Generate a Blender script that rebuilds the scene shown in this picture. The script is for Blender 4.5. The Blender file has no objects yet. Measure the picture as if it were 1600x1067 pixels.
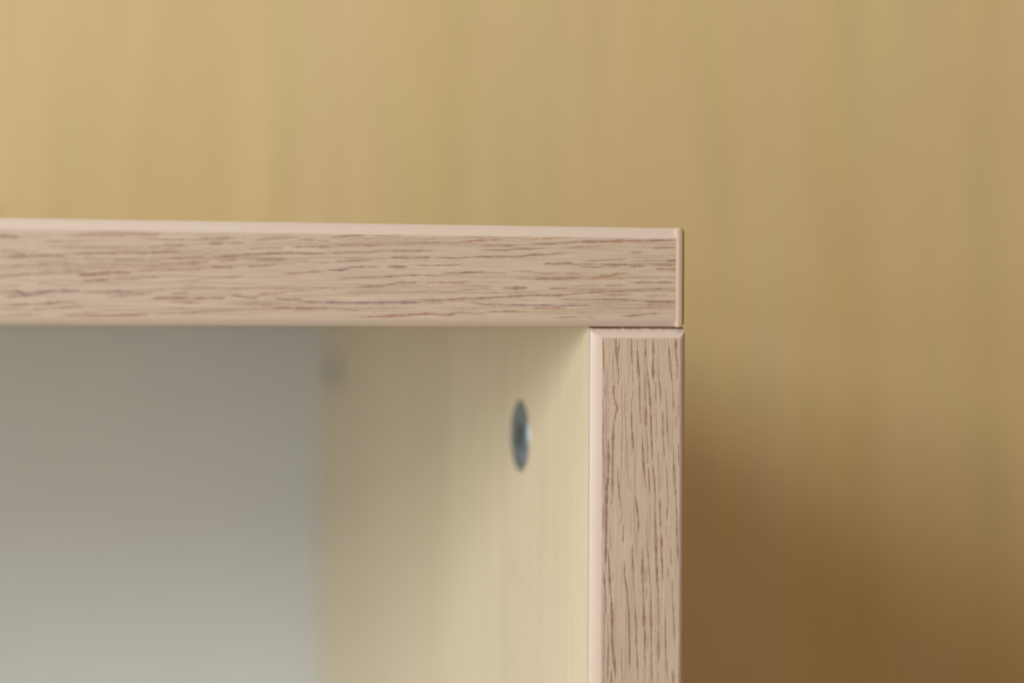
import bpy, bmesh, math, random
import numpy as np
from mathutils import Vector, Matrix
from mathutils.geometry import tessellate_polygon

S = bpy.context.scene
COL = S.collection
MM = 0.001

# ------------------------------------------------------------------ camera
cam_d = bpy.data.cameras.new('camera')
cam = bpy.data.objects.new('camera', cam_d); COL.objects.link(cam)
cam_d.sensor_width = 36.0
cam_d.lens = 74.25
cam_d.clip_start = 0.01; cam_d.clip_end = 50
yaw, pitch, roll = 0.2484, 0.0124, 0.0045
fw = Vector((math.sin(yaw)*math.cos(pitch), math.cos(yaw)*math.cos(pitch), -math.sin(pitch)))
rt = Vector((math.cos(yaw), -math.sin(yaw), 0))
up = rt.cross(fw)
r3 = math.cos(roll)*rt + math.sin(roll)*up
u3 = -math.sin(roll)*rt + math.cos(roll)*up
M = Matrix((r3, u3, -fw)).transposed().to_4x4()
M.translation = Vector((-125.85, -366.67, 1.95))*MM
cam.matrix_world = M
cam_d.dof.use_dof = True
cam_d.dof.focus_distance = 0.379
cam_d.dof.aperture_fstop = 6.0
cam_d.dof.aperture_blades = 0
S.camera = cam

# ------------------------------------------------------------------ light
W = bpy.data.worlds.new('World'); S.world = W; W.use_nodes = True
bg = W.node_tree.nodes['Background']
bg.inputs['Color'].default_value = (1.0, 0.60, 0.28, 1); bg.inputs['Strength'].default_value = 0.26

def area(name, pos, target, sx, sy, power, col):
    d = bpy.data.lights.new(name, 'AREA'); d.shape = 'RECTANGLE'
    d.size = sx; d.size_y = sy; d.energy = power; d.color = col
    o = bpy.data.objects.new(name, d); COL.objects.link(o)
    o.location = pos
    o.rotation_euler = (Vector(target)-Vector(pos)).to_track_quat('-Z', 'Y').to_euler()
    return o
tgt = Vector((0.05, 0.15, -0.02))
kd = Vector((-0.96, -1.0, 0.39)).normalized()
area('window_light', tgt+kd*3.6, tgt, 0.98, 0.98, 75.0, (0.935, 1.0, 0.985))
soft = area('near_fill_light', Vector((-0.66, -0.46, -0.06)), Vector((0.0, 0.10, -0.03)), 0.35, 0.30, 1.12, (0.89, 0.965, 1.0))  # added fill lamp, brightens the cabinet front and fades with depth
soft.data.spread = math.radians(105)
area('ceiling_light', Vector((-0.35, -0.25, 0.75)), Vector((0, 0.05, 0)), 0.5, 0.5, 2.6, (0.90, 0.96, 1.0))

S.view_settings.view_transform = 'Standard'
S.view_settings.look = 'None'
S.view_settings.exposure = 0.0
S.view_settings.gamma = 1.0

# ------------------------------------------------------------------ helpers
def prop(o, **k):
    for a, b in k.items(): o[a] = b
    return o
def link(name, me, mat=None, parent=None, smooth=False):
    o = bpy.data.objects.new(name, me); COL.objects.link(o)
    if mat: me.materials.append(mat)
    if parent: o.parent = parent
    if smooth:
        me.polygons.foreach_set('use_smooth', [True]*len(me.polygons))
    return o
def nodes(name, rough=0.5, spec=0.5):
    m = bpy.data.materials.new(name); m.use_nodes = True
    nt = m.node_tree; b = nt.nodes['Principled BSDF']
    b.inputs['Roughness'].default_value = rough
    b.inputs['Specular IOR Level'].default_value = spec
    return m, nt, b
def N(nt, t, **k):
    n = nt.nodes.new(t)
    for a, b in k.items(): setattr(n, a, b)
    return n
def noise(nt, vec, scale=1.0, detail=2.0, rough=0.5):
    n = N(nt, 'ShaderNodeTexNoise'); n.inputs['Scale'].default_value = scale
    n.inputs['Detail'].default_value = detail; n.inputs['Roughness'].default_value = rough
    nt.links.new(vec, n.inputs['Vector']); return n.outputs['Fac']
def mapping(nt, scale, loc=(0, 0, 0), src=None):
    if src is None:
        tc = N(nt, 'ShaderNodeTexCoord'); src = tc.outputs['Object']
    m = N(nt, 'ShaderNodeMapping'); m.inputs['Scale'].default_value = scale
    m.inputs['Location'].default_value = loc
    nt.links.new(src, m.inputs['Vector']); return m.outputs['Vector']
def ramp(nt, fac, stops, interp='LINEAR'):
    r = N(nt, 'ShaderNodeValToRGB'); cr = r.color_ramp; cr.interpolation = interp
    while len(cr.elements) < len(stops): cr.elements.new(0.5)
    for e, (p, c) in zip(cr.elements, stops):
        e.position = p; e.color = (c[0], c[1], c[2], 1) if not isinstance(c, (int, float)) else (c, c, c, 1)
    nt.links.new(fac, r.inputs['Fac']); return r.outputs['Color']
def mix(nt, fac, a, b, mode='MIX'):
    m = N(nt, 'ShaderNodeMix', data_type='RGBA', blend_type=mode)
    for s, v in ((m.inputs[0], fac), (m.inputs[6], a), (m.inputs[7], b)):
        if isinstance(v, (int, float)): s.default_value = v
        elif isinstance(v, tuple): s.default_value = (v[0], v[1], v[2], 1)
        else: nt.links.new(v, s)
    return m.outputs[2]
def math_(nt, op, a, b=None):
    m = N(nt, 'ShaderNodeMath', operation=op)
    for i, v in enumerate((a, b)):
        if v is None: continue
        if isinstance(v, (int, float)): m.inputs[i].default_value = v
        else: nt.links.new(v, m.inputs[i])
    return m.outputs[0]
def bump(nt, b, h, strength, dist):
    n = N(nt, 'ShaderNodeBump'); n.inputs['Strength'].default_value = strength
    n.inputs['Distance'].default_value = dist
    nt.links.new(h, n.inputs['Height']); nt.links.new(n.outputs['Normal'], b.inputs['Normal'])

# ------------------------------------------------------------------ materials
BARE = (0.585, 0.475, 0.395)
def mat_print(name, along):
    """wood print edge band: colours from the traced pore map plus fine procedural fibre"""
    m, nt, b = nodes(name, 0.42, 0.45)
    at = N(nt, 'ShaderNodeAttribute', attribute_name='grain')
    sep = N(nt, 'ShaderNodeSeparateColor'); nt.links.new(at.outputs['Color'], sep.inputs[0])
    sc = (90, 900, 2600) if along == 'x' else (2600, 900, 90)
    sb = (22, 300, 160) if along == 'x' else (160, 300, 22)
    fib = noise(nt, mapping(nt, sc), 1.0, 4, 0.6)
    cloud = noise(nt, mapping(nt, sb, (3, 1, 2)), 1.0, 3, 0.55)
    base = mix(nt, cloud, (0.49, 0.372, 0.285), (0.555, 0.432, 0.335))
    fb = ramp(nt, fib, [(0.28, 0.86), (0.5, 1.0), (0.75, 1.07)])
    base = mix(nt, 1.0, base, fb, 'MULTIPLY')
    # faint drawn-out pale and dark fibres between the pores
    sf = (60, 200, 1100) if along == 'x' else (1100, 200, 60)
    f2 = noise(nt, mapping(nt, sf, (7, 3, 5)), 1.0, 2, 0.5)
    base = mix(nt, ramp(nt, f2, [(0.57, 0.0), (0.70, 0.6)]), base, (0.40, 0.275, 0.20))
    base = mix(nt, ramp(nt, f2, [(0.27, 0.5), (0.38, 0.0)]), base, (0.62, 0.52, 0.43))
    # tiny pale flecks, dust and glints painted into the colour, in loose patches
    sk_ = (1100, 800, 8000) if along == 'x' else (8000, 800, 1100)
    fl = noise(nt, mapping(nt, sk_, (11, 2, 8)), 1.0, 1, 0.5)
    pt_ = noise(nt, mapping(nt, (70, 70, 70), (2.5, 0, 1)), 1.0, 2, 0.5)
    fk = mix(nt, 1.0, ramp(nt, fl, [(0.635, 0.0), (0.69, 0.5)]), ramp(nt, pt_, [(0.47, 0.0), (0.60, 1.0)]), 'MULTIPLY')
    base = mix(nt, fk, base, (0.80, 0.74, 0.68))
    # broken pore: fibre noise eats the stroke
    sp = (350, 500, 4200) if along == 'x' else (4200, 500, 350)
    pn = noise(nt, mapping(nt, sp, (1, 9, 4)), 1.0, 3, 0.6)
    brk = ramp(nt, pn, [(0.32, 0.55), (0.52, 1.0)])
    pore = mix(nt, 1.0, sep.outputs[0], brk, 'MULTIPLY')
    pc = mix(nt, sep.outputs[1], (0.255, 0.155, 0.105), (0.35, 0.17, 0.09))
    pc = mix(nt, sep.outputs[2], pc, (0.225, 0.15, 0.165))
    col = mix(nt, pore, base, pc)
    bn = noise(nt, mapping(nt, (400, 400, 400)), 1.0, 3)
    bare = mix(nt, bn, tuple(c*0.97 for c in BARE), tuple(min(1, c*1.03) for c in BARE))
    col = mix(nt, at.outputs['Alpha'], col, bare)
    nt.links.new(col, b.inputs['Base Color'])
    r = math_(nt, 'ADD', math_(nt, 'MULTIPLY', at.outputs['Alpha'], -0.04), 0.44)
    nt.links.new(r, b.inputs['Roughness'])
    h = math_(nt, 'ADD', math_(nt, 'MULTIPLY', fib, 0.6), math_(nt, 'MULTIPLY', noise(nt, mapping(nt, (3500, 3500, 3500)), 1.0, 2), 0.5))
    h = math_(nt, 'MULTIPLY', h, math_(nt, 'SUBTRACT', 1.0, math_(nt, 'MULTIPLY', at.outputs['Alpha'], 0.8)))
    bump(nt, b, h, 0.5, 0.00006)
    return m
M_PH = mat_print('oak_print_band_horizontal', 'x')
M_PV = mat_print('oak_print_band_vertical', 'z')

def mat_bare():
    m, nt, b = nodes('plain_edge_band', 0.38, 0.5)
    bn = noise(nt, mapping(nt, (250, 40, 250)), 1.0, 3)
    c = (0.60, 0.45, 0.345)
    nt.links.new(mix(nt, bn, tuple(x*0.96 for x in c), tuple(x*1.04 for x in c)), b.inputs['Base Color'])
    bump(nt, b, noise(nt, mapping(nt, (1500, 200, 1500)), 1.0, 2), 0.3, 0.00003)
    return m
M_BARE = mat_bare()

def mat_board():
    m, nt, b = nodes('pale_maple_laminate', 0.33, 0.6)
    tc = N(nt, 'ShaderNodeTexCoord')
    src = tc.outputs['Object']
    broad = noise(nt, mapping(nt, (30, 38, 3), (2, 0, 1), src), 1.0, 3)
    fine = noise(nt, mapping(nt, (900, 900, 16), (0, 0, 0), src), 1.0, 3, 0.6)
    line = noise(nt, mapping(nt, (420, 420, 9), (5, 2, 0), src), 1.0, 2, 0.5)
    c = mix(nt, broad, (0.69, 0.575, 0.385), (0.76, 0.655, 0.47))
    c = mix(nt, 1.0, c, ramp(nt, fine, [(0.3, 0.90), (0.55, 1.0), (0.8, 1.05)]), 'MULTIPLY')
    c = mix(nt, ramp(nt, line, [(0.60, 0.0), (0.68, 0.32)]), c, (0.42, 0.37, 0.26))
    # two faint pencil smudges and one dark speck on the right hand side panel
    for (y, z, ry, rz, s) in ((57.0, -50.6, 3.2, 1.9, 0.26), (51.0, -51.8, 2.2, 1.7, 0.26), (24.0, -44.0, 2.4, 1.6, 0.10)):
        v = N(nt, 'ShaderNodeVectorMath', operation='SUBTRACT'); nt.links.new(src, v.inputs[0])
        v.inputs[1].default_value = (-0.0180, y*MM, z*MM)
        v2 = N(nt, 'ShaderNodeVectorMath', operation='MULTIPLY'); nt.links.new(v.outputs[0], v2.inputs[0])
        v2.inputs[1].default_value = (1000, 1000/ry, 1000/rz)
        l = N(nt, 'ShaderNodeVectorMath', operation='LENGTH'); nt.links.new(v2.outputs[0], l.inputs[0])
        c = mix(nt, ramp(nt, l.outputs['Value'], [(0.2, s), (1.0, 0.0)]), c, (0.30, 0.30, 0.28))
    nt.links.new(c, b.inputs['Base Color'])
    bump(nt, b, fine, 0.35, 0.00006)
    return m
M_BOARD = mat_board()

def mat_back():
    m, nt, b = nodes('white_hardboard', 0.45, 0.4)
    n = noise(nt, mapping(nt, (60, 60, 60)), 1.0, 4)
    nt.links.new(mix(nt, n, (0.595, 0.62, 0.635), (0.64, 0.665, 0.68)), b.inputs['Base Color'])
    bump(nt, b, noise(nt, mapping(nt, (900, 900, 900)), 1.0, 3), 0.3, 0.00005)
    return m
M_BACK = mat_back()

def mat_wall():
    m, nt, b = nodes('maple_wall_veneer', 0.48, 0.4)
    tc = N(nt, 'ShaderNodeTexCoord'); src = tc.outputs['Object']
    wob = noise(nt, mapping(nt, (9, 9, 2.2), (0, 0, 0), src), 1.0, 2)
    a = N(nt, 'ShaderNodeVectorMath', operation='ADD'); nt.links.new(src, a.inputs[0])
    cx = N(nt, 'ShaderNodeCombineXYZ'); nt.links.new(math_(nt, 'MULTIPLY', wob, 0.05), cx.inputs[0])
    nt.links.new(cx.outputs[0], a.inputs[1]); s2 = a.outputs[0]
    broad = noise(nt, mapping(nt, (26, 1, 1.1), (1.3, 0, 0), s2), 1.0, 2)
    mid = noise(nt, mapping(nt, (75, 1, 2.2), (0, 0, 4), s2), 1.0, 3)
    fine = noise(nt, mapping(nt, (600, 1, 12), (0, 0, 0), s2), 1.0, 3, 0.6)
    patch = noise(nt, mapping(nt, (14, 1, 10), (4, 0, 2), src), 1.0, 2)
    c = mix(nt, ramp(nt, broad, [(0.33, 0.0), (0.67, 1.0)]), (0.60, 0.458, 0.215), (0.645, 0.49, 0.285))
    c = mix(nt, ramp(nt, patch, [(0.35, 0.0), (0.65, 0.55)]), c, (0.61, 0.485, 0.25))
    c = mix(nt, 1.0, c, ramp(nt, mid, [(0.3, 0.955), (0.5, 1.0), (0.72, 1.03)]), 'MULTIPLY')
    c = mix(nt, 1.0, c, ramp(nt, fine, [(0.3, 0.86), (0.55, 1.0), (0.8, 1.06)]), 'MULTIPLY')
    # one small brown blotch, fading outwards
    v = N(nt, 'ShaderNodeVectorMath', operation='SUBTRACT'); nt.links.new(src, v.inputs[0])
    v.inputs[1].default_value = (-0.1265, 0.0, 0.0315)
    v2 = N(nt, 'ShaderNodeVectorMath', operation='MULTIPLY'); nt.links.new(v.outputs[0], v2.inputs[0])
    v2.inputs[1].default_value = (1/0.009, 0, 1/0.006)
    l = N(nt, 'ShaderNodeVectorMath', operation='LENGTH'); nt.links.new(v2.outputs[0], l.inputs[0])
    c = mix(nt, ramp(nt, l.outputs['Value'], [(0.35, 0.9), (1.0, 0.0)]), c, (0.13, 0.075, 0.03))
    nt.links.new(c, b.inputs['Base Color'])
    bump(nt, b, fine, 0.4, 0.0001)
    return m
M_WALL = mat_wall()

def mat_metal():
    m, nt, b = nodes('zinc_plated_steel', 0.48, 0.5)
    b.inputs['Metallic'].default_value = 0.9
    n = noise(nt, mapping(nt, (700, 700, 700)), 1.0, 4)
    nt.links.new(mix(nt, n, (0.20, 0.26, 0.30), (0.40, 0.48, 0.54)), b.inputs['Base Color'])
    bump(nt, b, n, 0.5, 0.0001)
    return m
M_METAL = mat_metal()
def mat_dark():
    m, nt, b = nodes('dark_cast_metal', 0.6, 0.3)
    b.inputs['Metallic'].default_value = 0.6
    n = noise(nt, mapping(nt, (900, 900, 900)), 1.0, 3)
    nt.links.new(mix(nt, n, (0.12, 0.15, 0.17), (0.20, 0.24, 0.26)), b.inputs['Base Color'])
    return m
M_DARK = mat_dark()
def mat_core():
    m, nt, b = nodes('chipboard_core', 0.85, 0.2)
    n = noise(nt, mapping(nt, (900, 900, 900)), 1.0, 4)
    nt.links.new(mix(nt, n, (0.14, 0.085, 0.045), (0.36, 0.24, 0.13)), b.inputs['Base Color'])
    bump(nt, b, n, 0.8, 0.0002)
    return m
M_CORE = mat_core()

# ------------------------------------------------------------------ traced pores (mm on the front plane: x,z ...|width|depth|tint)
GH = """-122.02,14.83 -120.90,14.85 -119.21,14.68|0.21|.6|b
-115.82,13.99 -111.48,14.08 -107.30,14.26|0.10|.5|b
-110.34,15.13 -105.01,15.30 -100.73,15.39|0.15|.5|o
-121.45,12.48 -119.96,12.30 -118.08,11.84|0.19|.45|p
-117.52,12.33 -115.63,12.41|0.10|.3|p
-122.01,11.37 -118.64,11.45 -115.63,11.64 -110.90,11.63|0.19|.8|b
-110.90,11.73 -108.43,12.15 -100.72,12.27|0.17|.5|b
-107.67,11.42 -106.15,11.40|0.13|.3|b
-102.70,11.14 -100.72,11.26|0.17|.4|b
-122.01,9.84 -117.70,10.01 -111.85,10.33 -108.81,10.40|0.17|.5|b
-122.01,7.99 -119.76,8.20 -117.13,8.61|0.19|.5|b
-115.82,8.78 -111.66,9.01 -108.43,9.14|0.13|.4|b
-111.09,8.92 -108.05,9.05|0.15|.4|b
-109.38,8.32 -106.52,8.57 -103.85,8.89 -100.72,9.02|0.25|.8|b
-107.85,7.34 -105.95,7.55 -104.03,7.62|0.25|.6|b
-102.88,7.73 -100.71,7.85|0.13|.3|b
-115.62,6.95 -114.30,7.02|0.13|.3|b
-122.00,6.42 -118.63,6.54|0.10|.3|b
-122.00,5.55 -119.19,5.67 -117.50,4.91 -115.62,5.40 -113.17,5.71 -108.23,5.78|0.23|.75|p
-120.51,4.69 -117.50,4.87|0.21|.5|p
-107.66,5.46 -103.84,5.58 -100.71,5.64|0.17|.5|p
-104.03,4.84 -100.71,4.98|0.17|.35|b
-122.00,3.24 -116.56,3.37 -112.60,3.72 -109.18,3.90|0.19|.55|b
-114.86,2.70 -112.03,2.85 -108.04,3.18|0.15|.55|b
-122.00,1.45 -120.31,1.52 -118.25,1.66 -115.61,1.64|0.13|.4|b
-112.02,1.46 -108.79,1.51 -100.70,1.60|0.15|.65|o
-108.80,2.15 -102.68,2.47 -100.70,2.48|0.10|.3|b
-102.89,15.27 -100.39,15.46 -95.18,15.53|0.15|.6|o
-94.40,14.62 -90.12,14.75|0.15|.45|b
-88.95,14.83 -86.21,14.96 -82.86,15.20|0.13|.4|b
-97.11,13.29 -95.36,13.43|0.15|.4|b
-94.59,13.77 -92.84,13.66 -90.51,13.73|0.17|.5|b
-90.51,13.73 -86.40,14.07|0.08|.3|b
-86.79,14.01 -84.83,14.13|0.21|.6|b
-83.85,14.15 -81.03,14.24|0.13|.4|b
-102.88,12.31 -100.38,12.28 -97.30,12.31 -94.39,12.54 -91.28,12.64|0.21|.6|b
-91.28,12.64 -88.35,12.73|0.13|.35|b
-86.98,12.75 -81.02,12.96|0.10|.3|b
-94.58,11.37 -91.86,11.51 -87.57,11.76|0.19|.6|o
-86.39,11.75 -84.43,11.87 -81.02,12.07|0.17|.6|b
-102.88,11.04 -100.57,11.16 -97.49,10.90|0.17|.4|p
-97.10,10.87 -95.36,10.93|0.19|.5|b
-95.16,10.58 -90.89,10.68|0.13|.35|b
-90.50,10.68 -87.37,10.85|0.25|.45|b
-85.02,11.08 -82.26,11.26|0.19|.4|o
-97.87,10.02 -94.19,9.96|0.17|.3|p
-102.87,8.94 -100.38,8.92|0.19|.65|b
-100.38,9.16 -95.55,9.40 -92.05,9.43 -87.37,9.73 -86.19,9.88|0.15|.55|o
-86.19,9.94 -84.82,10.09 -83.05,10.07|0.23|.6|b
-83.05,10.23 -81.01,10.29|0.10|.4|b
-101.72,7.78 -98.25,7.97 -95.35,8.28|0.13|.45|b
-92.05,7.53 -89.51,7.71 -87.75,7.90|0.10|.35|b
-87.17,8.20 -84.81,8.22 -81.46,8.45|0.13|.5|b
-102.87,5.69 -100.95,5.64 -100.18,5.51|0.23|.7|p
-99.79,5.42 -96.89,5.49|0.13|.45|p
-102.86,4.91 -100.37,4.98|0.15|.3|b
-99.69,5.03 -98.63,5.13|0.17|.3|b
-93.02,5.42 -90.48,5.58|0.15|.5|p
-96.51,4.50 -94.57,4.61 -91.26,4.65 -90.48,4.73|0.19|.7|b
-89.70,4.60 -86.96,4.62 -84.21,4.69|0.17|.6|b
-93.79,3.93 -90.48,3.95 -88.53,3.76|0.15|.4|p
-82.64,5.14 -81.00,4.85|0.15|.5|p
-101.71,2.48 -97.27,2.70|0.10|.3|b
-96.69,2.74 -91.26,2.88|0.10|.3|b
-102.86,1.60 -99.78,1.67 -97.66,1.75|0.19|.7|o
-96.31,1.86 -93.20,2.01 -89.30,2.19 -86.17,2.36 -80.99,2.62|0.13|.55|b
-79.69,14.65 -77.71,14.84 -74.93,15.11 -71.33,15.32|0.13|.4|b
-70.93,14.93 -68.93,14.89|0.17|.4|b
-67.72,14.77 -66.11,14.79|0.13|.35|b
-65.31,15.44 -63.08,15.63 -60.79,15.80|0.13|.55|b
-72.53,13.71 -70.93,13.67 -68.32,13.77 -65.30,13.74|0.17|.5|b
-64.29,14.05 -60.79,14.20|0.13|.4|b
-80.28,13.22 -76.31,13.47 -73.72,13.38|0.13|.35|b
-83.23,12.00 -79.29,12.25 -76.31,12.48 -71.32,12.61 -68.72,12.51 -65.30,12.68|0.17|.65|b
-65.30,12.68 -60.78,12.94|0.15|.5|b
-78.69,11.34 -76.31,11.43 -73.52,11.52|0.19|.6|b
-67.30,10.93 -66.30,11.00|0.15|.4|b
-64.48,11.20 -63.07,11.31 -60.78,11.43|0.15|.45|b
-80.27,10.20 -77.89,10.26 -75.51,10.64|0.19|.5|b
-66.09,9.68 -63.67,9.72 -62.05,10.08|0.17|.6|p
-61.65,10.28 -60.77,10.29|0.10|.5|b
-73.71,9.01 -71.31,8.99 -69.31,9.37 -66.90,9.47|0.15|.5|o
-83.22,8.29 -81.45,8.45|0.15|.45|b
-63.66,8.30 -60.77,8.39|0.15|.35|b
-67.29,6.44 -66.28,6.49|0.15|.35|b
-65.68,6.39 -64.77,6.40|0.15|.35|b
-72.50,6.00 -68.90,6.03|0.13|.3|b
-82.62,5.14 -81.64,5.11 -80.85,4.80 -79.86,4.86 -79.06,4.57 -78.37,5.01|0.17|.6|p
-78.37,5.37 -75.29,5.55 -72.50,5.90|0.15|.45|o
-74.89,4.56 -73.30,4.51 -71.10,4.52|0.15|.5|p
-70.90,4.06 -66.07,4.05 -60.75,3.98|0.17|.65|p
-77.67,3.43 -76.28,3.44|0.13|.4|b
-77.27,2.90 -73.69,3.11 -71.29,3.03 -67.68,3.04 -64.66,3.16|0.17|.6|b
-72.49,2.62 -69.29,2.74 -65.87,3.05|0.13|.4|b
-64.86,2.86 -62.03,2.81|0.08|.4|b
-83.21,2.61 -77.67,2.83|0.08|.3|b
-72.69,1.33 -71.29,1.27|0.10|.3|b
-63.07,15.71 -60.03,15.81|0.13|.5|b
-57.79,15.84 -53.30,15.70|0.10|.3|b
-59.82,15.27 -57.79,15.30|0.10|.35|b
-55.13,14.57 -52.27,14.61 -46.08,14.79 -43.39,14.68 -40.00,14.97|0.13|.5|b
-63.06,14.13 -61.04,14.14|0.13|.35|b
-59.62,14.05 -57.58,14.14|0.15|.4|b
-63.06,12.71 -60.02,12.81 -55.54,13.26 -50.82,13.21 -45.46,13.28|0.15|.5|b
-63.05,11.33 -59.40,11.51 -57.57,11.69 -55.74,11.65|0.15|.45|b
-55.53,11.91 -53.28,12.02 -50.82,12.01 -47.52,12.14|0.19|.6|b
-46.69,12.09 -42.55,12.00 -39.99,12.33|0.15|.5|b
-63.05,10.11 -61.84,10.24 -61.23,10.19 -60.42,10.34 -57.36,10.29|0.17|.5|b
-55.12,10.39 -52.45,10.38|0.21|.7|b
-50.61,10.80 -48.75,10.66 -45.03,10.75 -41.71,10.93|0.13|.5|b
-62.64,8.37 -59.80,8.46 -56.95,8.52 -54.09,8.75 -51.22,8.94 -48.75,8.94 -45.85,8.86 -44.40,9.18|0.15|.55|b
-45.44,9.33 -43.37,9.35 -39.97,9.53|0.17|.5|b
-61.21,6.68 -58.98,6.80 -56.94,7.02 -54.29,7.38 -53.47,7.65 -52.24,7.56 -48.74,7.63|0.15|.55|b
-59.39,6.86 -56.74,6.96|0.25|.5|b
-48.74,7.63 -45.64,7.65 -41.70,7.64|0.13|.55|o
-52.85,5.94 -45.43,6.10 -39.96,6.40|0.08|.25|b
-63.03,3.97 -59.78,3.99 -54.89,4.12 -47.49,4.12|0.19|.75|p
-47.49,4.12 -45.63,4.11|0.17|.4|b
-50.17,4.65 -47.49,4.52 -44.59,4.62 -42.10,4.84 -39.95,4.98|0.17|.6|b
-63.02,2.77 -60.59,2.64|0.10|.4|b
-61.20,1.44 -56.92,1.59 -54.27,1.75 -50.78,1.96 -47.89,2.14 -44.58,1.91|0.19|.7|o
-47.89,2.04 -44.58,1.91 -42.51,2.36 -39.94,2.27|0.19|.5|b
-42.34,14.94 -38.59,15.23 -34.61,15.40|0.15|.55|r
-31.45,15.59 -28.70,15.62 -25.95,15.76 -22.54,16.01 -18.63,16.23|0.13|.4|r
-38.16,14.28 -36.07,14.45 -33.97,14.39 -31.23,14.53|0.15|.55|b
-29.97,14.65 -24.46,14.86 -21.26,15.17 -18.63,15.28|0.15|.55|b
-38.58,13.40 -36.91,13.52 -33.97,13.48 -31.65,13.85 -28.70,13.84 -25.94,14.02|0.15|.55|b
-42.32,12.06 -38.57,12.34 -36.90,12.30 -33.96,12.40 -31.44,12.38 -29.33,12.81 -26.78,12.78 -24.66,13.01 -22.10,13.14|0.17|.6|b
-22.32,14.13 -19.76,14.36|0.10|.4|b
-26.78,11.21 -24.65,11.17 -22.09,11.40 -21.24,11.20|0.19|.6|b
-21.24,11.10 -18.60,11.23|0.13|.35|b
-42.31,9.36 -41.06,9.52 -37.93,9.57|0.19|.7|b
-37.93,9.50 -34.37,9.44|0.13|.4|b
-33.74,9.91 -29.73,9.78 -27.19,9.44 -22.08,9.55 -18.59,9.27|0.13|.4|b
-31.21,8.65 -29.73,8.52|0.13|.45|b
-28.88,8.52 -26.76,8.54 -23.36,8.61 -20.37,8.74|0.21|.7|b
-42.31,7.80 -40.64,7.85|0.15|.35|b
-42.30,6.38 -39.59,6.48 -37.29,6.66|0.08|.4|b
-34.36,6.79 -30.35,6.82|0.23|.6|b
-25.48,6.75 -23.14,6.77|0.19|.55|b
-42.29,4.84 -39.58,4.92 -36.66,5.04 -33.93,5.26 -31.40,5.38 -29.29,5.54 -27.17,5.55 -24.20,5.53 -21.21,5.79 -18.58,5.98|0.17|.6|b
-41.46,4.15 -39.58,4.10 -38.12,3.81 -34.34,3.79 -30.55,3.75 -27.16,3.77 -23.34,3.69 -18.57,3.81|0.15|.6|p
-28.64,3.25 -25.67,3.26 -23.33,3.38|0.15|.6|r
-42.28,2.43 -39.78,2.17 -37.90,2.28|0.10|.5|b
-37.27,2.55 -33.92,2.61 -31.18,2.62|0.15|.5|b
-24.60,1.52 -22.47,1.68 -20.76,1.68|0.10|.5|b
-23.77,4.81 -22.06,4.82 -18.57,4.78|0.17|.35|p
-21.03,16.07 -19.32,16.10 -15.24,16.32|0.10|.4|b
-21.03,15.21 -15.67,15.32 -12.43,15.49|0.19|.6|b
-14.59,15.38 -12.43,15.49 -8.10,15.54|0.21|.6|r
-8.10,15.54 -2.21,15.77|0.17|.65|b
-21.02,14.22 -16.74,14.44|0.08|.5|b
-6.13,14.26 -2.20,14.41|0.15|.5|b
-10.26,13.38 -8.63,13.51|0.15|.4|b
-19.73,11.73 -16.30,11.93 -11.77,12.19|0.13|.5|b
-10.68,11.87 -7.21,11.97 -3.72,11.94|0.08|.35|b
-3.72,11.94 -2.19,12.06|0.19|.6|b
-21.01,11.14 -17.37,11.24|0.10|.4|b
-16.29,11.15 -13.49,11.07 -11.98,11.23 -10.68,11.00 -7.86,11.07|0.21|.75|b
-6.77,11.29 -2.18,11.29|0.15|.6|b
-19.72,10.70 -16.29,10.70|0.13|.5|b
-5.46,10.47 -2.18,10.42|0.21|.5|b
-21.00,8.67 -20.36,8.74|0.17|.5|b
-18.86,8.86 -16.28,8.67 -15.42,8.89 -13.48,9.48 -11.10,9.65|0.17|.6|r
-16.28,9.05 -13.91,9.07|0.29|.5|r
-19.92,7.31 -16.92,7.33|0.08|.4|b
-14.98,7.34 -12.39,7.57|0.13|.4|b
-10.66,7.94 -2.38,8.07|0.15|.6|b
-20.98,5.86 -17.77,6.09 -10.65,6.49 -8.05,6.78 -2.16,6.97|0.15|.6|b
-16.26,5.68 -13.89,5.70 -10.65,5.76|0.21|.35|b
-7.61,5.53 -3.68,5.62|0.15|.3|b
-20.98,4.77 -13.46,4.88 -10.21,4.69 -7.60,4.54|0.17|.55|p
-8.04,4.54 -2.14,4.49|0.19|.85|b
-17.11,4.17 -11.94,4.37|0.08|.4|b
-20.97,3.74 -18.62,3.81|0.17|.4|b
-7.38,3.94 -6.08,3.99|0.15|.4|b
-12.14,1.89 -10.63,1.89 -8.89,2.06 -6.28,2.33 -4.76,2.29|0.15|.6|b
-18.17,1.49 -17.53,1.49|0.08|.4|b
-20.96,1.64 -18.39,1.65|0.06|.4|b"""
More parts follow.
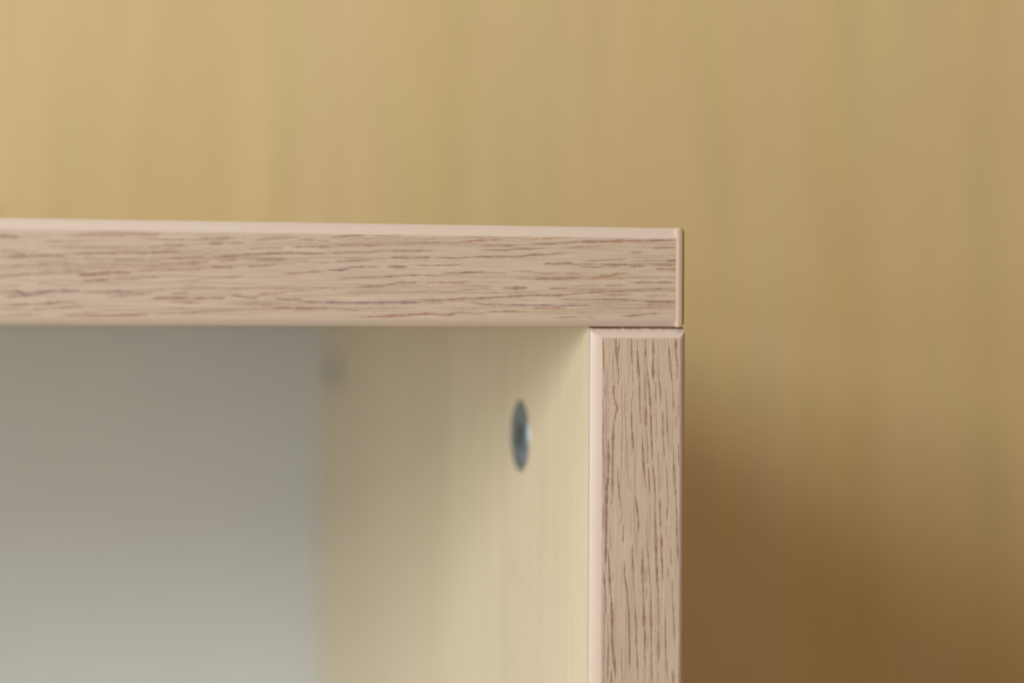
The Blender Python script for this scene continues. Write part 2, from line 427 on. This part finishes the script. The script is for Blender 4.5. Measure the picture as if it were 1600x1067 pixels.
GV = """-15.84,-2.43 -15.65,-5.36 -15.55,-7.97|0.17|.6|o
-15.37,-11.24 -15.24,-12.54|0.13|.4|b
-13.37,-2.26 -13.18,-5.36 -13.00,-7.33|0.20|.75|b
-12.60,-2.34 -12.85,-4.22 -12.84,-6.18 -13.00,-7.33 -12.74,-8.63 -12.98,-10.92|0.12|.6|b
-13.86,-5.85 -13.79,-8.96|0.13|.3|b
-13.67,-10.26 -13.74,-12.39 -13.39,-13.86 -12.88,-14.84 -13.21,-15.82 -13.72,-16.26|0.20|.7|r
-10.41,-2.58 -10.36,-5.37 -10.18,-7.00|0.18|.7|b
-10.09,-7.98 -10.03,-10.11|0.10|.4|b
-10.07,-11.91 -10.32,-13.88 -10.34,-16.28|0.10|.45|b
-9.35,-2.26 -9.25,-4.22 -9.16,-6.68 -8.88,-9.30 -8.78,-12.90 -8.67,-16.30|0.20|.65|b
-7.72,-2.42 -7.70,-5.37|0.15|.55|b
-7.70,-5.69 -7.43,-7.66 -7.16,-9.63 -6.89,-11.93 -6.61,-16.31|0.22|.6|b
-7.77,-8.48 -7.66,-13.56 -7.56,-16.30|0.13|.55|b
-6.31,-2.25 -6.25,-4.38 -6.27,-7.34 -6.22,-9.31 -6.04,-10.13|0.23|.7|b
-5.78,-10.62 -5.68,-13.58|0.15|.5|b
-5.22,-2.91 -5.16,-7.34|0.08|.2|b
-5.16,-7.34 -5.15,-9.31 -4.83,-11.28 -4.73,-14.07|0.15|.55|b
-3.29,-2.57 -3.14,-5.04 -2.86,-8.00 -2.50,-10.80|0.17|.65|b
-1.94,-2.24 -1.84,-5.04 -1.57,-7.34|0.20|.6|b
-1.57,-7.67 -1.64,-9.32|0.17|.3|b
-3.79,-11.61 -3.60,-14.57 -3.42,-16.33|0.15|.35|b
-2.41,-12.28 -2.22,-15.24|0.20|.3|b
-1.32,-14.59 -1.21,-15.91|0.10|.7|b
-15.69,-15.08 -15.75,-19.97 -15.46,-24.87 -15.52,-29.77|0.12|.4|o
-13.64,-15.58 -13.71,-17.70 -13.79,-19.99 -13.85,-24.24 -13.86,-28.16 -13.90,-31.43|0.22|.6|b
-13.22,-15.09 -13.38,-16.73|0.13|.5|b
-14.72,-20.80 -14.62,-24.23 -14.68,-27.50|0.25|.6|p
-14.68,-27.50 -14.98,-28.96 -14.96,-32.51|0.26|.85|p
-10.34,-15.44 -10.20,-19.21 -10.02,-20.85 -9.89,-22.98|0.18|.7|b
-8.68,-15.12 -8.58,-17.26|0.15|.4|b
-8.31,-19.23 -8.13,-22.02 -7.94,-24.97 -7.75,-27.60 -7.48,-29.41|0.18|.7|b
-7.56,-15.13 -7.55,-17.76|0.22|.6|b
-7.37,-19.56 -7.18,-22.19 -7.25,-24.98|0.15|.35|b
-7.02,-25.97 -6.89,-28.27 -6.76,-29.91|0.15|.65|b
-6.67,-15.14 -6.55,-18.42 -6.41,-21.71 -6.27,-24.33|0.18|.75|b
-6.22,-24.99 -5.94,-27.62 -5.79,-29.93 -5.66,-32.67|0.15|.65|b
-5.67,-15.14 -5.47,-20.07|0.10|.3|b
-5.20,-22.38 -5.05,-26.65 -4.93,-30.43|0.15|.3|b
-4.80,-31.75 -4.80,-32.58|0.20|.6|b
-4.37,-16.14 -4.26,-19.92|0.18|.6|b
-4.17,-20.58 -4.03,-23.70|0.13|.55|b
-3.72,-24.86 -3.44,-28.32 -3.24,-32.72|0.13|.45|b
-3.51,-15.16 -3.40,-19.44 -3.21,-22.07|0.18|.5|b
-2.27,-21.59 -2.16,-25.37 -1.97,-28.34 -1.60,-32.75|0.20|.55|b
-1.23,-21.60 -1.15,-25.39|0.15|.5|b
-1.77,-16.82 -1.71,-18.13|0.13|.3|b
-12.85,-25.56 -12.81,-27.52 -12.59,-29.49 -12.40,-32.55|0.15|.5|b
-10.41,-27.72 -10.31,-29.85|0.08|.2|b
-9.45,-31.18 -9.36,-32.61|0.13|.35|b
-15.34,-31.99 -15.32,-36.73|0.40|.35|o
-15.09,-31.34 -14.91,-32.32 -15.01,-36.73 -15.04,-41.15 -15.14,-43.76|0.22|.75|p
-14.62,-40.50 -14.43,-43.78 -14.24,-46.56 -14.06,-48.81|0.20|.65|b
-13.90,-31.36 -14.15,-32.34|0.13|.4|b
-14.26,-36.91 -14.10,-40.51|0.13|.3|p
-15.36,-44.74 -15.27,-46.37 -15.12,-48.78|0.17|.6|p
-13.74,-44.78 -13.73,-45.76|0.17|.3|b
-12.45,-31.38 -11.92,-33.85 -12.34,-35.64|0.10|.35|b
-11.82,-36.47 -11.81,-39.09|0.13|.5|b
-9.36,-31.76 -9.09,-33.57 -8.86,-35.38 -8.85,-37.19|0.18|.65|b
-10.29,-34.21 -10.27,-37.98|0.08|.2|b
-10.00,-40.28 -9.99,-42.91 -9.84,-44.55|0.22|.55|b
-9.80,-44.88 -9.71,-46.52 -9.52,-48.94|0.13|.4|b
-11.53,-42.70 -11.51,-45.33 -11.16,-46.98 -10.90,-48.90|0.18|.65|b
-8.11,-40.41 -8.06,-43.94 -7.89,-48.99|0.23|.6|b
-7.29,-33.94 -7.29,-39.36 -6.99,-41.66 -6.80,-43.97 -6.43,-49.03|0.13|.5|b
-5.79,-31.50 -5.64,-36.43 -5.43,-42.19 -5.29,-45.65 -5.00,-49.07|0.25|.65|b
-4.80,-31.84 -4.66,-35.14 -4.69,-36.62|0.22|.55|b
-4.51,-37.77 -4.40,-41.72 -4.15,-46.18|0.22|.65|b
-3.41,-33.18 -3.45,-35.00|0.18|.5|b
-3.56,-36.47 -3.56,-38.12|0.13|.3|b
-2.67,-40.94 -2.57,-43.25|0.18|.4|b
-3.17,-44.23 -3.11,-45.87|0.17|.3|b
-1.69,-31.57 -1.50,-34.87 -1.48,-38.17 -1.29,-40.48 -1.10,-44.11|0.18|.6|b
-2.38,-46.39 -2.28,-49.15|0.13|.35|b
-7.32,-44.29 -7.36,-46.26|0.20|.3|b
-15.13,-47.26 -15.07,-51.85|0.20|.5|p
-15.32,-52.17 -15.31,-53.97|0.13|.4|b
-14.55,-52.52 -14.62,-56.44|0.12|.25|b
-14.41,-47.61 -13.97,-49.26 -13.84,-51.56 -13.77,-54.67 -13.76,-57.13 -13.49,-60.09 -13.17,-62.39 -13.12,-64.80|0.25|.75|b
-14.36,-55.80 -14.52,-58.74 -14.54,-61.03 -14.66,-63.97|0.18|.5|p
-13.90,-62.86 -13.89,-64.77|0.23|.7|p
-11.08,-47.37 -10.80,-50.01 -10.62,-52.31 -10.51,-56.58 -10.44,-59.70 -10.39,-63.15|0.20|.65|b
-9.53,-48.40 -9.43,-51.36 -9.24,-53.99 -9.22,-57.28 -9.00,-59.92 -8.80,-64.97|0.18|.55|b
-7.90,-47.46 -7.80,-50.75 -7.69,-55.03 -7.51,-56.02 -7.63,-59.31 -7.39,-62.11|0.25|.65|b
-6.44,-47.50 -6.41,-51.94 -6.30,-56.06 -6.38,-58.36|0.20|.6|b
-6.28,-59.35 -6.23,-62.32 -6.12,-64.63|0.13|.45|b
-5.09,-47.54 -5.05,-48.53|0.18|.6|b
-5.05,-48.86 -5.02,-54.95|0.20|.3|b
-5.01,-55.44 -4.89,-61.05|0.26|.45|b
-4.88,-63.19 -4.87,-65.12|0.12|.4|b
-3.74,-51.20 -3.53,-58.29 -3.33,-62.42 -3.14,-65.19|0.17|.5|b
-2.28,-48.60 -2.18,-51.58 -1.99,-54.22 -1.83,-58.35|0.15|.5|b
-2.20,-63.13 -2.02,-65.23|0.20|.5|b
-12.04,-58.50 -11.94,-62.11 -11.67,-64.42|0.13|.35|b
-7.30,-47.81 -7.29,-49.45|0.13|.3|b
-6.90,-56.37 -7.06,-58.67|0.12|.35|b"""
def parse(t):
    out = []
    for l in t.strip().split('\n'):
        p, w, d, c = l.split('|')
        out.append((np.array([[float(a) for a in q.split(',')] for q in p.split()]), float(w), float(d), c))
    return out
rng = np.random.default_rng(7)
def random_pores(axis, a0, a1, b0, b1, n, faint=False):
    """more of the same pores where the photograph stops"""
    out = []
    for _ in range(n):
        a = rng.uniform(a0, a1); c = rng.uniform(b0, b1); L = rng.uniform(5, 26)
        k = int(rng.integers(3, 6)); t = np.linspace(0, L, k)
        y = c + np.cumsum(rng.normal(0, 0.14, k)) + t*rng.normal(0.012, 0.01)
        P = np.stack([a+t, y], 1) if axis == 'x' else np.stack([y, a+t], 1)
        if faint:
            out.append((P, rng.uniform(0.07, 0.13), rng.uniform(0.08, 0.22), 'b'))
            if rng.random() < 0.34:      # a longer, drifting streak that ties the short pores together
                t2 = np.linspace(0, rng.uniform(18, 44), 6)
                y2 = c + rng.normal(0, 0.3) + np.cumsum(rng.normal(0, 0.10, 6)) + t2*rng.normal(0.010, 0.008)
                P2 = np.stack([a+t2, y2], 1) if axis == 'x' else np.stack([y2, a+t2-12], 1)
                out.append((P2, rng.uniform(0.10, 0.19), rng.uniform(0.12, 0.30), 'b'))
            continue
        out.append((P, rng.uniform(0.10, 0.26), rng.uniform(0.35, 0.75), 'p' if rng.random() < 0.12 else ('o' if rng.random() < 0.15 else 'b')))
    return out
def wav(t, seed, f):
    r = np.random.default_rng(seed); s = 0
    for k in range(4):
        s = s + np.sin(t*f*(1.9**k)*r.uniform(0.8, 1.2) + r.uniform(0, 6.3))/(1.35**k)
    return s/2.4
def pore_field(X, Z, strokes, along):
    """X, Z 1-D axis coordinates (mm). returns pore, orange, purple arrays [len(Z), len(X)]"""
    P = np.zeros((len(Z), len(X))); O = np.zeros_like(P); U = np.zeros_like(P)
    for i, (pts, w, d, c) in enumerate(strokes):
        ax = 0 if along == 'x' else 1
        pts = pts[np.argsort(pts[:, ax])]
        A, B = (X, Z) if ax == 0 else (Z, X)
        order = np.argsort(A); As = A[order]
        a0, a1 = pts[0, ax]-0.8, pts[-1, ax]+0.8
        ia = np.where((A >= a0) & (A <= a1))[0]
        if not len(ia): continue
        c0, c1 = pts[:, 1-ax].min()-1.6, pts[:, 1-ax].max()+1.6
        ib = np.where((B >= c0) & (B <= c1))[0]
        if not len(ib): continue
        a = A[ia]
        # smooth centreline through the traced points
        cen = np.interp(a, pts[:, ax], pts[:, 1-ax])
        if len(cen) > 9:
            kk = np.hanning(9); kk /= kk.sum(); ce = np.pad(cen, 4, mode='edge'); cen = np.convolve(ce, kk, mode='valid')
        cen = cen + 0.020*wav(a, 100+i, 1.6)
        ln = pts[-1, ax]-pts[0, ax]
        e = np.minimum(a-pts[0, ax], pts[-1, ax]-a)
        tap = np.clip((e+0.7)/max(1.0, min(5.0, ln*0.30)), 0, 1)**0.8
        half = w*1.28*(0.80+0.34*wav(a, 300+i, 0.8))*(0.35+0.65*tap)
        half = np.clip(half, 0.035, None)
        inten = 1.34*d**0.74*np.clip(0.88+0.30*wav(a, 500+i, 1.6), 0.2, 1.15)*np.clip(tap*1.3, 0, 1)
        dist = np.abs(B[ib][:, None]-cen[None, :])/half[None, :]
        soft = np.clip(1.22-dist*0.72, 0, 1)
        soft = soft*soft*(3-2*soft)
        f = soft*inten[None, :]
        if ax == 0:
            sl = np.ix_(ib, ia)
        else:
            sl = np.ix_(ia, ib); f = f.T
        P[sl] = np.maximum(P[sl], f)
        if c in 'or': O[sl] = np.maximum(O[sl], (f > 0.02)*(0.85 if c == 'r' else 0.6))
        if c == 'p': U[sl] = np.maximum(U[sl], (f > 0.02)*0.8)
    return np.clip(P, 0, 0.95), O, U

def axis_pts(parts):
    out = []
    for a, b, s in parts:
        n = max(2, int(round(abs(b-a)/s))+1); out += list(np.linspace(a, b, n))[(1 if out else 0):]
    return np.array(out)

def band(name, X, Z, cham, strokes, along, mat, parent, thick=1.9, chips=()):
    """edge band as a dense relief: milled bare edges, engraved pores. cham = left, right, bottom, top in mm"""
    nx, nz = len(X), len(Z)
    XX, ZZ = np.meshgrid(X, Z)
    P, O, U = pore_field(X, Z, strokes, along)
    x0, x1, z0, z1 = X.min(), X.max(), Z.min(), Z.max()
    H = np.zeros_like(XX); BR = np.zeros_like(XX)
    for d, c, t, g in ((XX-x0, cham[0], ZZ, 0.5), (x1-XX, cham[1], ZZ, 1), (ZZ-z0, cham[2], XX, 1), (z1-ZZ, cham[3], XX, 1)):
        if c <= 0: continue
        cw = c + 0.035*wav(t, int(c*100), 0.35) + 0.012*wav(t, int(c*100)+5, 3.0)
        q = np.clip(1-d/cw, 0, 1)
        h = g*c*(0.34*q+0.36*q*q)
        H = np.maximum(H, h); BR = np.maximum(BR, (q > 0)*1.0)
    Y = H + P*0.04*(1-BR)
    Xo = XX.copy(); Zo = ZZ.copy()
    for (cx, w, hgt) in chips:           # small torn chips along the top edge
        k = np.exp(-((XX-cx)/w)**2)*np.clip(1-(z1-ZZ)/0.35, 0, 1)
        Zo += hgt*k*(0.6+0.4*np.sin(XX*37+cx))
    co = np.stack([Xo, Y, Zo], -1).reshape(-1, 3)*MM
    idx = np.arange(nx*nz).reshape(nz, nx)
    q = np.stack([idx[:-1, :-1], idx[:-1, 1:], idx[1:, 1:], idx[1:, :-1]], -1).reshape(-1, 4)
    # skirt back to the board
    ring = np.concatenate([idx[0, :], idx[1:, -1], idx[-1, -2::-1], idx[-2:0:-1, 0]])
    back = co[ring].copy(); back[:, 1] = thick*MM
    f0 = len(co); co = np.concatenate([co, co[ring]])
    b0 = len(co); co = np.concatenate([co, back])
    n = len(ring); k = np.arange(n); k2 = (k+1) % n
    sk = np.stack([f0+k, b0+k, b0+k2, f0+k2], -1)
    faces = np.concatenate([q, sk])
    me = bpy.data.meshes.new(name)
    me.vertices.add(len(co)); me.vertices.foreach_set('co', co.ravel())
    me.loops.add(faces.size); me.loops.foreach_set('vertex_index', faces.ravel().astype(np.int32))
    me.polygons.add(len(faces)); me.polygons.foreach_set('loop_start', np.arange(0, faces.size, 4, dtype=np.int32))
    me.update(calc_edges=True); me.validate()
    at = me.color_attributes.new('grain', 'FLOAT_COLOR', 'POINT')
    A = np.zeros((len(co), 4)); A[:, 3] = 1
    A[:nx*nz] = np.stack([P*(1-BR), O, U, BR], -1).reshape(-1, 4)
    at.data.foreach_set('color', A.ravel().astype(np.float32))
    return link(name, me, mat, parent, smooth=True)

def box(name, lo, hi, mat, parent, bev=0.0, seg=2, pick=None):
    bm = bmesh.new(); bmesh.ops.create_cube(bm, size=1)
    lo = Vector(lo)*MM; hi = Vector(hi)*MM
    for v in bm.verts:
        v.co = Vector([lo[i] if v.co[i] < 0 else hi[i] for i in range(3)])
    if bev:
        es = [e for e in bm.edges if pick is None or pick(e)]
        bmesh.ops.bevel(bm, geom=es, offset=bev*MM, segments=seg, profile=0.5, affect='EDGES', clamp_overlap=True)
    me = bpy.data.meshes.new(name); bm.to_mesh(me); bm.free()
    o = link(name, me, mat, parent)
    if bev:
        me.polygons.foreach_set('use_smooth', [True]*len(me.polygons))
        me.set_sharp_from_angle(angle=math.radians(50))
    return o

# ------------------------------------------------------------------ the cabinet
D = 311.0            # inside depth
WID = 460.0; HT = 420.0
cabinet = bpy.data.objects.new('open_cabinet', None); COL.objects.link(cabinet)
cabinet.empty_display_size = 0.05
prop(cabinet, label='open shelf cabinet corner with pinkish oak print edges, pale wood side and white back panel',
     category='cabinet')

# top board, its front band and the proud end band
top = box('top_board', (-WID+2, 1.9, 0), (-2.0, D+8, 18), M_BOARD, cabinet, 0.25, 1)
X = axis_pts([(-WID+2, -142, 1.2), (-142, -2.0, 0.24)])
Z = axis_pts([(0, 18, 0.088)])
st = parse(GH) + random_pores('x', -142, -8, 1.6, 15.9, 85, faint=True) + random_pores('x', -WID, -136, 1.5, 16.2, 230)
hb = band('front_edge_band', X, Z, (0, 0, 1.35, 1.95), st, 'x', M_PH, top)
prop(hb, label='horizontal oak print edge band with brown and purplish grain strokes')
eb = box('end_edge_band', (-2.0, -0.10, -0.10), (0, D+8, 18.10), M_BARE, top, 0,)
bm = bmesh.new(); bm.from_mesh(eb.data)
def edge_at(e, **k):
    m = (e.verts[0].co+e.verts[1].co)/2
    return all(abs(m['xyz'.index(a)]-v*MM) < 1e-5 for a, v in k.items())
es = [e for e in bm.edges if edge_at(e, x=0, y=-0.10) or edge_at(e, x=0, z=18.10) or edge_at(e, x=0, z=-0.10) or edge_at(e, x=0, y=D+8)]
bmesh.ops.bevel(bm, geom=es, offset=1.55*MM, segments=6, profile=0.5, affect='EDGES')
bmesh.ops.bisect_plane(bm, geom=bm.verts[:]+bm.edges[:]+bm.faces[:], plane_co=(-1.62*MM, 0, 0), plane_no=(1, 0, 0))
for v in bm.verts:                     # thin rounded lip where the end band meets the front band
    if abs(v.co.x+2*MM) < 1e-6:
        if v.co.y < 0: v.co.y = 0.03*MM
        if v.co.z > 18*MM: v.co.z = 17.98*MM
        if v.co.z < 0: v.co.z = 0.02*MM
bm.to_mesh(eb.data); bm.free()
eb.data.polygons.foreach_set('use_smooth', [True]*len(eb.data.polygons))
eb.data.set_sharp_from_angle(angle=math.radians(60))
prop(eb, label='plain pinkish beige end band with rounded corner, slightly proud of the front')

# side panel with the two bores for the cam locks
GAP = 0.42
CAMS = [(51.3, -22.7, 7.05), (284.0, -15.7, 6.0)]
def side_panel(name, x_in, x_out, parent, bores):
    bm = bmesh.new()
    y0, y1, z0, z1 = 1.9, D+8, -HT, -0.03
    outer = [(y0, z0), (y1, z0), (y1, z1), (y0, z1)]
    loops = [[Vector((y, z, 0)) for y, z in outer]]
    for (cy, cz, r) in bores:
        loops.append([Vector((cy+(r+0.22)*math.cos(t*math.tau/56), cz+(r+0.22)*math.sin(t*math.tau/56), 0)) for t in range(56)])
    flat = [p for l in loops for p in l]
    vi = [bm.verts.new((x_in*MM, p.x*MM, p.y*MM)) for p in flat]
    for t in tessellate_polygon(loops): bm.faces.new([vi[i] for i in t])
    vo = [bm.verts.new((x_out*MM, y*MM, z*MM)) for y, z in outer]
    bm.faces.new(vo)
    for i in range(4):
        j = (i+1) % 4; f = bm.faces.new([vi[i], vi[j], vo[j], vo[i]])
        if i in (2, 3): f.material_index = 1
    k = 4; sgn = 1 if x_out > x_in else -1
    for b_ in bores:                       # bore wall and bottom
        low = [bm.verts.new((v.co.x+sgn*12*MM, v.co.y, v.co.z)) for v in vi[k:k+56]]
        for i in range(56):
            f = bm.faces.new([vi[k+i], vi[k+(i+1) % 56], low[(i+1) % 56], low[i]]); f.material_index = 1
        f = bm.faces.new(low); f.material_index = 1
        k += 56
    bmesh.ops.recalc_face_normals(bm, faces=bm.faces)
    me = bpy.data.meshes.new(name); bm.to_mesh(me); bm.free()
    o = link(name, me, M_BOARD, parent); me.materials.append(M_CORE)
    return o
side = side_panel('side_panel', -18.0, 0.0, cabinet, CAMS)
X = axis_pts([(-18.0, 0, 0.088)])
Z = axis_pts([(-HT, -88, 1.2), (-88, -GAP, 0.22)])
X = np.unique(np.round(X, 4)); Z = np.concatenate([Z[:-8], np.linspace(Z[-8], Z[-1], 22)])
st = parse(GV) + random_pores('z', -92, -6, -15.8, -1.4, 34, faint=True) + random_pores('z', -HT, -92, -15.8, -1.4, 230)
chips = [(-17.6, 0.35, 0.16), (-16.3, 0.2, 0.10), (-13.0, 0.25, 0.10), (-11.6, 0.3, 0.16), (-7.6, 0.5, 0.14), (-6.9, 0.2, 0.18), (-4.6, 0.3, 0.12), (-2.9, 0.2, 0.06), (-9.6, 0.15, 0.08)]
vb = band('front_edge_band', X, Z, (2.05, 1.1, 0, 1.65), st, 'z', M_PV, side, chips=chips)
prop(vb, label='vertical oak print edge band with milled pale edges')

left = side_panel('side_panel', -WID+20.0, -WID+2.0, cabinet, [])
box('front_edge_band', (-WID+2.0, 0.2, -HT), (-WID+20.0, 1.9, -GAP), M_BARE, left, 0.8, 2)
bot = box('bottom_board', (-WID+20.0, 1.9, -HT), (-18.0, D, -HT+18), M_BOARD, cabinet, 0.2, 1)
box('front_edge_band', (-WID+20.0, 0.2, -HT), (-18.0, 1.9, -HT+18), M_BARE, bot, 0.8, 2)
back = box('back_panel', (-WID+19.9, D+0.2, -HT+2), (-17.9, D+3.2, -0.3), M_BACK, cabinet)
prop(back, label='white painted back panel, greyer towards the shaded top')

def cam_lock(cy, cz, r, ang):
    """round cam disc with a stepped rim, a deep cross recess and a small arrow, sunk in the side panel"""
    bm = bmesh.new(); x0 = -18.0-0.30
    def pt(u, v, x): return (x*MM, (cy+u)*MM, (cz+v)*MM)
    n = 56
    circ = lambda rr: [(rr*math.cos(t*math.tau/n), rr*math.sin(t*math.tau/n)) for t in range(n)]
    rings = [(r, x0+9), (r, x0+0.35), (r-0.12, x0+0.12), (r-0.35, x0), (r-1.1, x0), (r-1.9, x0+0.14)]
    prev = None
    for rr, x in rings:
        cur = [bm.verts.new(pt(u, v, x)) for u, v in circ(rr)]
        if prev:
            for i in range(n): bm.faces.new([prev[i], prev[(i+1) % n], cur[(i+1) % n], cur[i]])
        prev = cur
    w, L = 0.75, 3.6
    cross = [(w, w), (L, w), (L, -w), (w, -w), (w, -L), (-w, -L), (-w, -w), (-L, -w), (-L, w), (-w, w), (-w, L), (w, L)]
    ca, sa = math.cos(ang), math.sin(ang)
    cross = [(a*ca-b*sa, a*sa+b*ca) for a, b in cross]
    loops = [[Vector((v.co.y, v.co.z, 0)) for v in prev], [Vector(((cy+a)*MM, (cz+b)*MM, 0)) for a, b in cross]]
    cv = [bm.verts.new(pt(a, b, x0+0.14)) for a, b in cross]
    allv = prev+cv
    for t in tessellate_polygon(loops): bm.faces.new([allv[i] for i in t])
    lo = [bm.verts.new(pt(a*0.9, b*0.9, x0+3.2)) for a, b in cross]
    for i in range(12):
        f = bm.faces.new([cv[i], cv[(i+1) % 12], lo[(i+1) % 12], lo[i]]); f.material_index = 1
    f = bm.faces.new(lo); f.material_index = 1
    bmesh.ops.recalc_face_normals(bm, faces=bm.faces)
    me = bpy.data.meshes.new('cam_lock'); bm.to_mesh(me); bm.free()
    o = link('cam_lock', me, M_METAL, side); me.materials.append(M_DARK)
    # raised arrow on the disc
    am = bmesh.new()
    tri = [(4.2, 1.1), (5.9, 0.0), (4.2, -1.1)]
    tri = [(a*ca-b*sa, a*sa+b*ca) for a, b in [(x_, y_) for x_, y_ in tri]]
    f1 = [am.verts.new(pt(a, b, x0-0.10)) for a, b in tri]; f2 = [am.verts.new(pt(a, b, x0+0.20)) for a, b in tri]
    am.faces.new(f1); am.faces.new(f2)
    for i in range(3): am.faces.new([f1[i], f1[(i+1) % 3], f2[(i+1) % 3], f2[i]])
    bmesh.ops.recalc_face_normals(am, faces=am.faces)
    me2 = bpy.data.meshes.new('arrow_mark'); am.to_mesh(me2); am.free()
    a_ = bpy.data.objects.new('arrow_mark', me2); COL.objects.link(a_); me2.materials.append(M_METAL); a_.parent = o
    return o
prop(cam_lock(*CAMS[0], math.pi+0.95), label='dark grey steel cam lock disc near the front of the side panel')
prop(cam_lock(*CAMS[1], 0.9), label='out of focus cam lock disc deep inside by the back panel')

# ------------------------------------------------------------------ the wall behind
wall = box('wall', (-1400, 0, -1400), (1400, 18, 1400), M_WALL, None)
wall.location = (0, (D+10.0)*MM, 0)
prop(wall, kind='structure', label='pale maple veneer wall board behind the cabinet, vertical grain')
